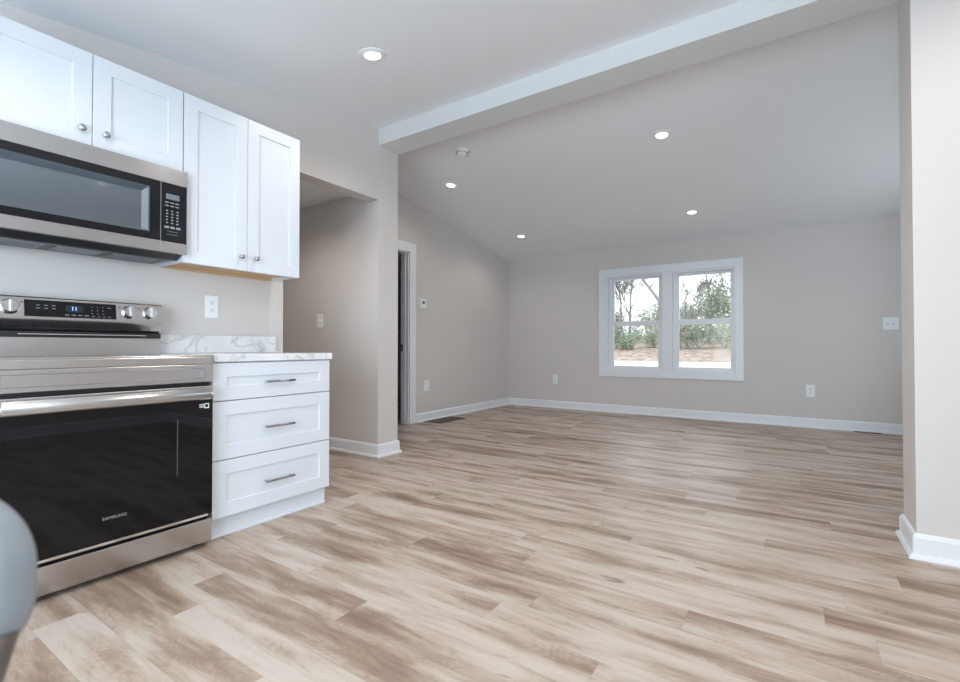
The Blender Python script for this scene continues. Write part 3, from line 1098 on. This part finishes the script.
x, y = -2.690, 3.742
z = ZL(y)
t = thing('smoke_detector', 'white round smoke detector on the ceiling beyond the beam', 'smoke detector', (x, y, z))
MB().lathe([(0, 0.002), (0.062, 0.002), (0.062, -0.010), (0.057, -0.013), (0, -0.013)], (x, y, z), seg=40).build('mounting_plate', M['plastic'], t, smooth=True)
MB().lathe([(0.053, -0.012), (0.056, -0.024), (0.047, -0.038), (0.030, -0.043), (0, -0.044)], (x, y, z), seg=40).build('housing', M['plastic'], t, smooth=True)
mb = MB()
for k in range(14):
    a = R(k * 360 / 14)
    p = Vector((x + 0.053 * math.cos(a), y + 0.053 * math.sin(a), z - 0.029))
    mb.box(p.x - 0.005, p.x + 0.005, p.y - 0.005, p.y + 0.005, p.z - 0.003, p.z + 0.003)
mb.build('vent_slots', M['slot'], t)
MB().box(x + 0.055, x + 0.098, y - 0.012, y + 0.010, z - 0.030, z - 0.027, 0.001).build('pull_tab', M['tag'], t)
t.rotation_euler = (al, 0, 0)


# ------------------------------------------------------------------ floor registers
def register(label, x0, x1, y0, y1, along):
    t = thing('floor_vent', label, 'floor vent', ((x0 + x1) / 2, (y0 + y1) / 2, 0), 'dark floor vents')
    mb = MB()
    w_ = 0.014
    mb.box(x0, x1, y0, y0 + w_, 0, 0.005, 0.001)
    mb.box(x0, x1, y1 - w_, y1, 0, 0.005, 0.001)
    mb.box(x0, x0 + w_, y0 + w_, y1 - w_, 0, 0.005, 0.001)
    mb.box(x1 - w_, x1, y0 + w_, y1 - w_, 0, 0.005, 0.001)
    mb.build('frame', M['vent'], t)
    MB().box(x0 + w_, x1 - w_, y0 + w_, y1 - w_, 0.0002, 0.001).build('duct_opening', M['slot'], t)
    mb = MB()
    if along == 'y':
        n = max(4, int((x1 - x0) / 0.02))
        for k in range(n):
            x = x0 + w_ + (x1 - x0 - 2 * w_) * (k + .5) / n
            mb.box(x - 0.005, x + 0.005, y0 + w_, y1 - w_, 0.001, 0.004)
    else:
        n = max(3, int((y1 - y0) / 0.02))
        for k in range(n):
            y = y0 + w_ + (y1 - y0 - 2 * w_) * (k + .5) / n
            mb.box(x0 + w_, x1 - w_, y - 0.005, y + 0.005, 0.001, 0.004)
    mb.build('louvers', M['vent'], t)


register('dark floor vent beside the left wall baseboard', XL + 0.034, XL + 0.31, 4.63, 5.17, 'y')
register('dark floor vent by the back wall baseboard near the right wall end', 0.56, 0.80, 6.725, 6.788, 'x')

# ------------------------------------------------------------------ chair back close to the lens, lower left
fw = Vector((-math.sin(R(33.541)), math.cos(R(33.541)), 0))
rt = Vector((math.cos(R(33.541)), math.sin(R(33.541)), 0))


def campt(right, fwd, z):
    p = rt * right + fw * fwd
    return Vector((p.x, p.y, z))


T = 0.36
c0 = campt(-0.347 - 0.16, T, 0.769)
t = thing('chair', 'blurred pale grey rounded chair back close to the camera, lower left', 'chair', (c0.x, c0.y, 0))
mb = MB()
HW, HH, TH, RR = 0.16, 0.072, 0.022, 0.062
prof = []
for cx, cz, a in ((HW - RR, HH - RR, 0), (-(HW - RR), HH - RR, 90), (-(HW - RR), -(HH - RR), 180), (HW - RR, -(HH - RR), 270)):
    for k in range(13):
        th = R(a + 90 * k / 12)
        prof.append((cx + RR * math.cos(th), cz + RR * math.sin(th)))
rings = []
for s, d in ((0.80, -1.0), (0.93, -0.8), (1.0, -0.3), (1.0, 0.3), (0.93, 0.8), (0.80, 1.0)):
    ring = []
    for px_, pz_ in prof:
        k = 1.0 if s == 1.0 else s
        sx = (HW - (1 - k) * RR) / HW
        sz = (HH - (1 - k) * RR) / HH
        ring.append(mb.bm.verts.new(c0 + rt * (px_ * sx) + fw * (d * TH) + Vector((0, 0, pz_ * sz))))
    rings.append(ring)
n = len(prof)
for a, b in zip(rings[:-1], rings[1:]):
    for k in range(n):
        mb.bm.faces.new([a[k], b[k], b[(k + 1) % n], a[(k + 1) % n]])
mb.bm.faces.new(rings[0])
mb.bm.faces.new(list(reversed(rings[-1])))
mb.build('backrest', M['seat'], t, smooth=True, angle=60)
# seat behind the backrest (towards the camera's left), legs and back posts
sc = c0 - rt * 0.02 - fw * 0.21
mb = MB()
mb.lathe([(0, 0.43), (0.17, 0.43), (0.195, 0.44), (0.20, 0.455), (0.19, 0.472), (0.15, 0.48), (0, 0.482)], (sc.x, sc.y, 0), seg=40)
mb.build('seat', M['seat'], t, smooth=True)
for sx in (-1, 1):
    a = c0 + rt * (sx * 0.147) - fw * 0.005
    b = sc + rt * (sx * 0.15) + fw * 0.10
    MB().tube((a.x, a.y, 0.737), (b.x, b.y, 0.432), 0.013, 0.013, 16).build('back_post', M['stool_metal'], t, smooth=True)
    for sf in (-1, 1):
        p = sc + rt * (sx * 0.12) + fw * (sf * 0.12)
        q = sc + rt * (sx * 0.18) + fw * (sf * 0.18)
        MB().tube((q.x, q.y, 0.0), (p.x, p.y, 0.434), 0.010, 0.014, 14).build('leg', M['stool_metal'], t, smooth=True)

# ------------------------------------------------------------------ outside the front window
GZ = -0.6
o = MB().box(-70, 45, YB + 0.35, 33.5, GZ - 0.4, GZ).build('lawn', M['lawn'])
struct(o, 'pale winter lawn outside the double window', 'lawn')
o = MB().box(-70, 45, 33.5, 52, GZ - 0.4, GZ + 0.02).build('road', M['road'])
struct(o, 'pale road strip across the bottom of the window view', 'road')
o = MB().prism([(52, GZ), (60, 0.75), (95, 3.2), (95, GZ - 0.4), (52, GZ - 0.4)], 'x', -70, 45).build('hill', M['litter'])
struct(o, 'tan leaf covered bank beyond the road', 'bank')


def bank_z(y):
    return GZ + (0.75 - GZ) * (y - 52) / 8 if y < 60 else 0.75 + (3.2 - .75) * (y - 60) / 35


rnd = random.Random(5)


def leaves(mb, c, rx, ry, rz, n, s):
    for _ in range(n):
        while True:
            p = Vector((rnd.uniform(-1, 1), rnd.uniform(-1, 1), rnd.uniform(-1, 1)))
            if 0.15 < p.length < 1:
                break
        p = Vector((c[0] + p.x * rx, c[1] + p.y * ry, c[2] + p.z * rz))
        q = Quaternion((rnd.gauss(0, 1), rnd.gauss(0, 1), rnd.gauss(0, 1), rnd.gauss(0, 1))).normalized()
        k = s * rnd.uniform(0.6, 1.3)
        vs = [mb.bm.verts.new(p + q @ Vector(v)) for v in ((-k, 0, 0), (0, -k * .5, 0), (k, 0, 0), (0, k * .5, 0.1 * k))]
        mb.bm.faces.new(vs)


def branch(mb, p, d, L, r, depth):
    steps = 3
    for i in range(steps):
        q = p + d * (L / steps)
        r2 = max(r * 0.86, 0.022)
        mb.tube(p, q, r, r2, 5 if depth > 1 else 3)
        p, r = q, r2
        d = (d + Vector((rnd.gauss(0, .12), rnd.gauss(0, .12), rnd.gauss(0.03, .08)))).normalized()
        if depth > 0 and i > 0:
            for _ in range(2):
                a = (d + Vector((rnd.uniform(-.9, .9), rnd.uniform(-.9, .9), rnd.uniform(-.1, .6)))).normalized()
                branch(mb, p, a, L * rnd.uniform(.5, .75), r * .55, depth - 1)
    if depth > 0:
        branch(mb, p, d, L * .7, r * .9, depth - 1)


def bare_tree(label, x, y, h, r, lean=(0, 0), depth=4, trunk=None):
    z = bank_z(y) - 0.1
    t = thing('bare_tree', label, 'tree', (x, y, z), 'bare trees outside the window')
    p0 = Vector((x, y, z))
    d = Vector((lean[0], lean[1], 1)).normalized()
    th = h * 0.38 if trunk is None else trunk
    MB().tube(p0, p0 + d * th, r, r * .8, 10).build('trunk', M['bark'], t, smooth=True)
    mb = MB()
    branch(mb, p0 + d * (th * .98), d, h * .3, r * .75, depth)
    for _ in range(3):
        a = (d + Vector((rnd.uniform(-.9, .9), rnd.uniform(-.5, .5), .1))).normalized()
        branch(mb, p0 + d * (th * rnd.uniform(.55, .95)), a, h * .2, r * .45, depth - 1)
    mb.build('branches', M['bark'], t)
    return t


def shrub(label, x, y, w_, h, m_, n=500, name='shrub', cat='shrub', group='shrubs on the bank outside the window', s=0.2):
    z = bank_z(y) - 0.1
    t = thing(name, label, cat, (x, y, z), group)
    mb = MB()
    for k in range(5):
        ox, oz = rnd.uniform(-.5, .5) * w_, rnd.uniform(.3, .75) * h
        mb.tube((x, y, z), (x + ox * .8, y + rnd.uniform(-.4, .4), z + oz), 0.05, 0.02, 5)
    mb.build('stems', M['bark'], t)
    mb = MB()
    for k in range(7):
        ox, oz = rnd.uniform(-.36, .36) * w_, rnd.uniform(.28, .68) * h
        leaves(mb, (x + ox, y + rnd.uniform(-.4, .4), z + oz), w_ * .27, w_ * .25, h * .30, n // 7, s)
    mb.build('foliage', m_, t)
    return t


bare_tree('bare twin of the two slim trees in the left window, the left trunk', -18.4, 61, 13.5, 0.17, (-0.03, 0))
bare_tree('bare slim tree in the left window, right of the leaning fork', -17.2, 60, 13.0, 0.19, (0.02, 0))
tx, ty = -11.75, 55.0
tz = bank_z(ty) - 0.1
t = thing('bare_tree', 'bare tree behind the window mullion, its limb slanting across the left window', 'tree', (tx, ty, tz), 'bare trees outside the window')
MB().tube((tx, ty, tz), (tx - 0.7, ty, 6.2), 0.24, 0.2, 10).build('trunk', M['bark'], t, smooth=True)
mb = MB()
mb.tube((tx - 0.7, ty, 6.1), (tx - 3.6, ty + .2, 10.2), 0.19, 0.13, 8)
branch(mb, Vector((tx - 3.6, ty + .2, 10.1)), Vector((-.5, 0, .8)), 3.0, .12, 2)
branch(mb, Vector((tx - 0.7, ty, 6.1)), Vector((.25, .1, 1)).normalized(), 4.0, .17, 2)
branch(mb, Vector((tx - 2.2, ty + .1, 8.2)), Vector((-.3, 0, -.35)).normalized(), 1.6, .05, 1)
mb.build('branches', M['bark'], t)
bare_tree('pale bare tree rising in the middle of the right window', -9.1, 68, 13, 0.16, (0.0, 0))
bare_tree('bare young tree at the left side of the right window', -10.9, 63, 8.5, 0.10, (-0.05, 0), 3)
shrub('dark green shrub at lower left of the left window', -19.0, 60, 3.2, 3.4, M['leaf_green'], 2400, s=0.11)
shrub('dark green shrub around the foot of the slim bare trees', -17.0, 59.5, 3.0, 2.9, M['leaf_green'], 2400, s=0.11)
shrub('pale green shrub at lower right of the left window', -14.6, 62, 3.6, 3.8, M['leaf_pale'], 2600, s=0.11)
shrub('dark shrub hung with twigs in the lower middle of the right window', -9.2, 60, 3.4, 3.9, M['leaf_green'], 2200, s=0.11)
shrub('tan brushy shrub at lower left of the right window', -11.4, 61, 3.0, 3.2, M['leaf_tan'], 2000, s=0.11)
shrub('pale green shrub at lower right of the right window', -6.6, 61, 3.6, 4.2, M['leaf_pale'], 2600, s=0.11)
EG = 'leafy trees beyond the bank'
for lab, x, y, w_, h, m_ in (
        ('tallest green leafy tree at the right side of the right window', -6.6, 69, 7.0, 10.6, M['leaf_green']),
        ('green leafy tree behind the bare tree in the right window', -10.2, 74, 7.0, 9.2, M['leaf_pale']),
        ('pale leafy tree at the left edge of the right window', -14.0, 72, 5.0, 8.8, M['leaf_pale']),
        ('leafy tree at right of the left window under the slanting limb', -17.3, 72, 6.4, 7.9, M['leaf_pale']),
        ('low tan leafy tree at the left edge of the left window', -22.6, 72, 6.0, 5.8, M['leaf_tan'])):
    shrub(lab, x, y, w_, h, m_, 4600, 'leafy_tree', 'tree', EG, 0.15)
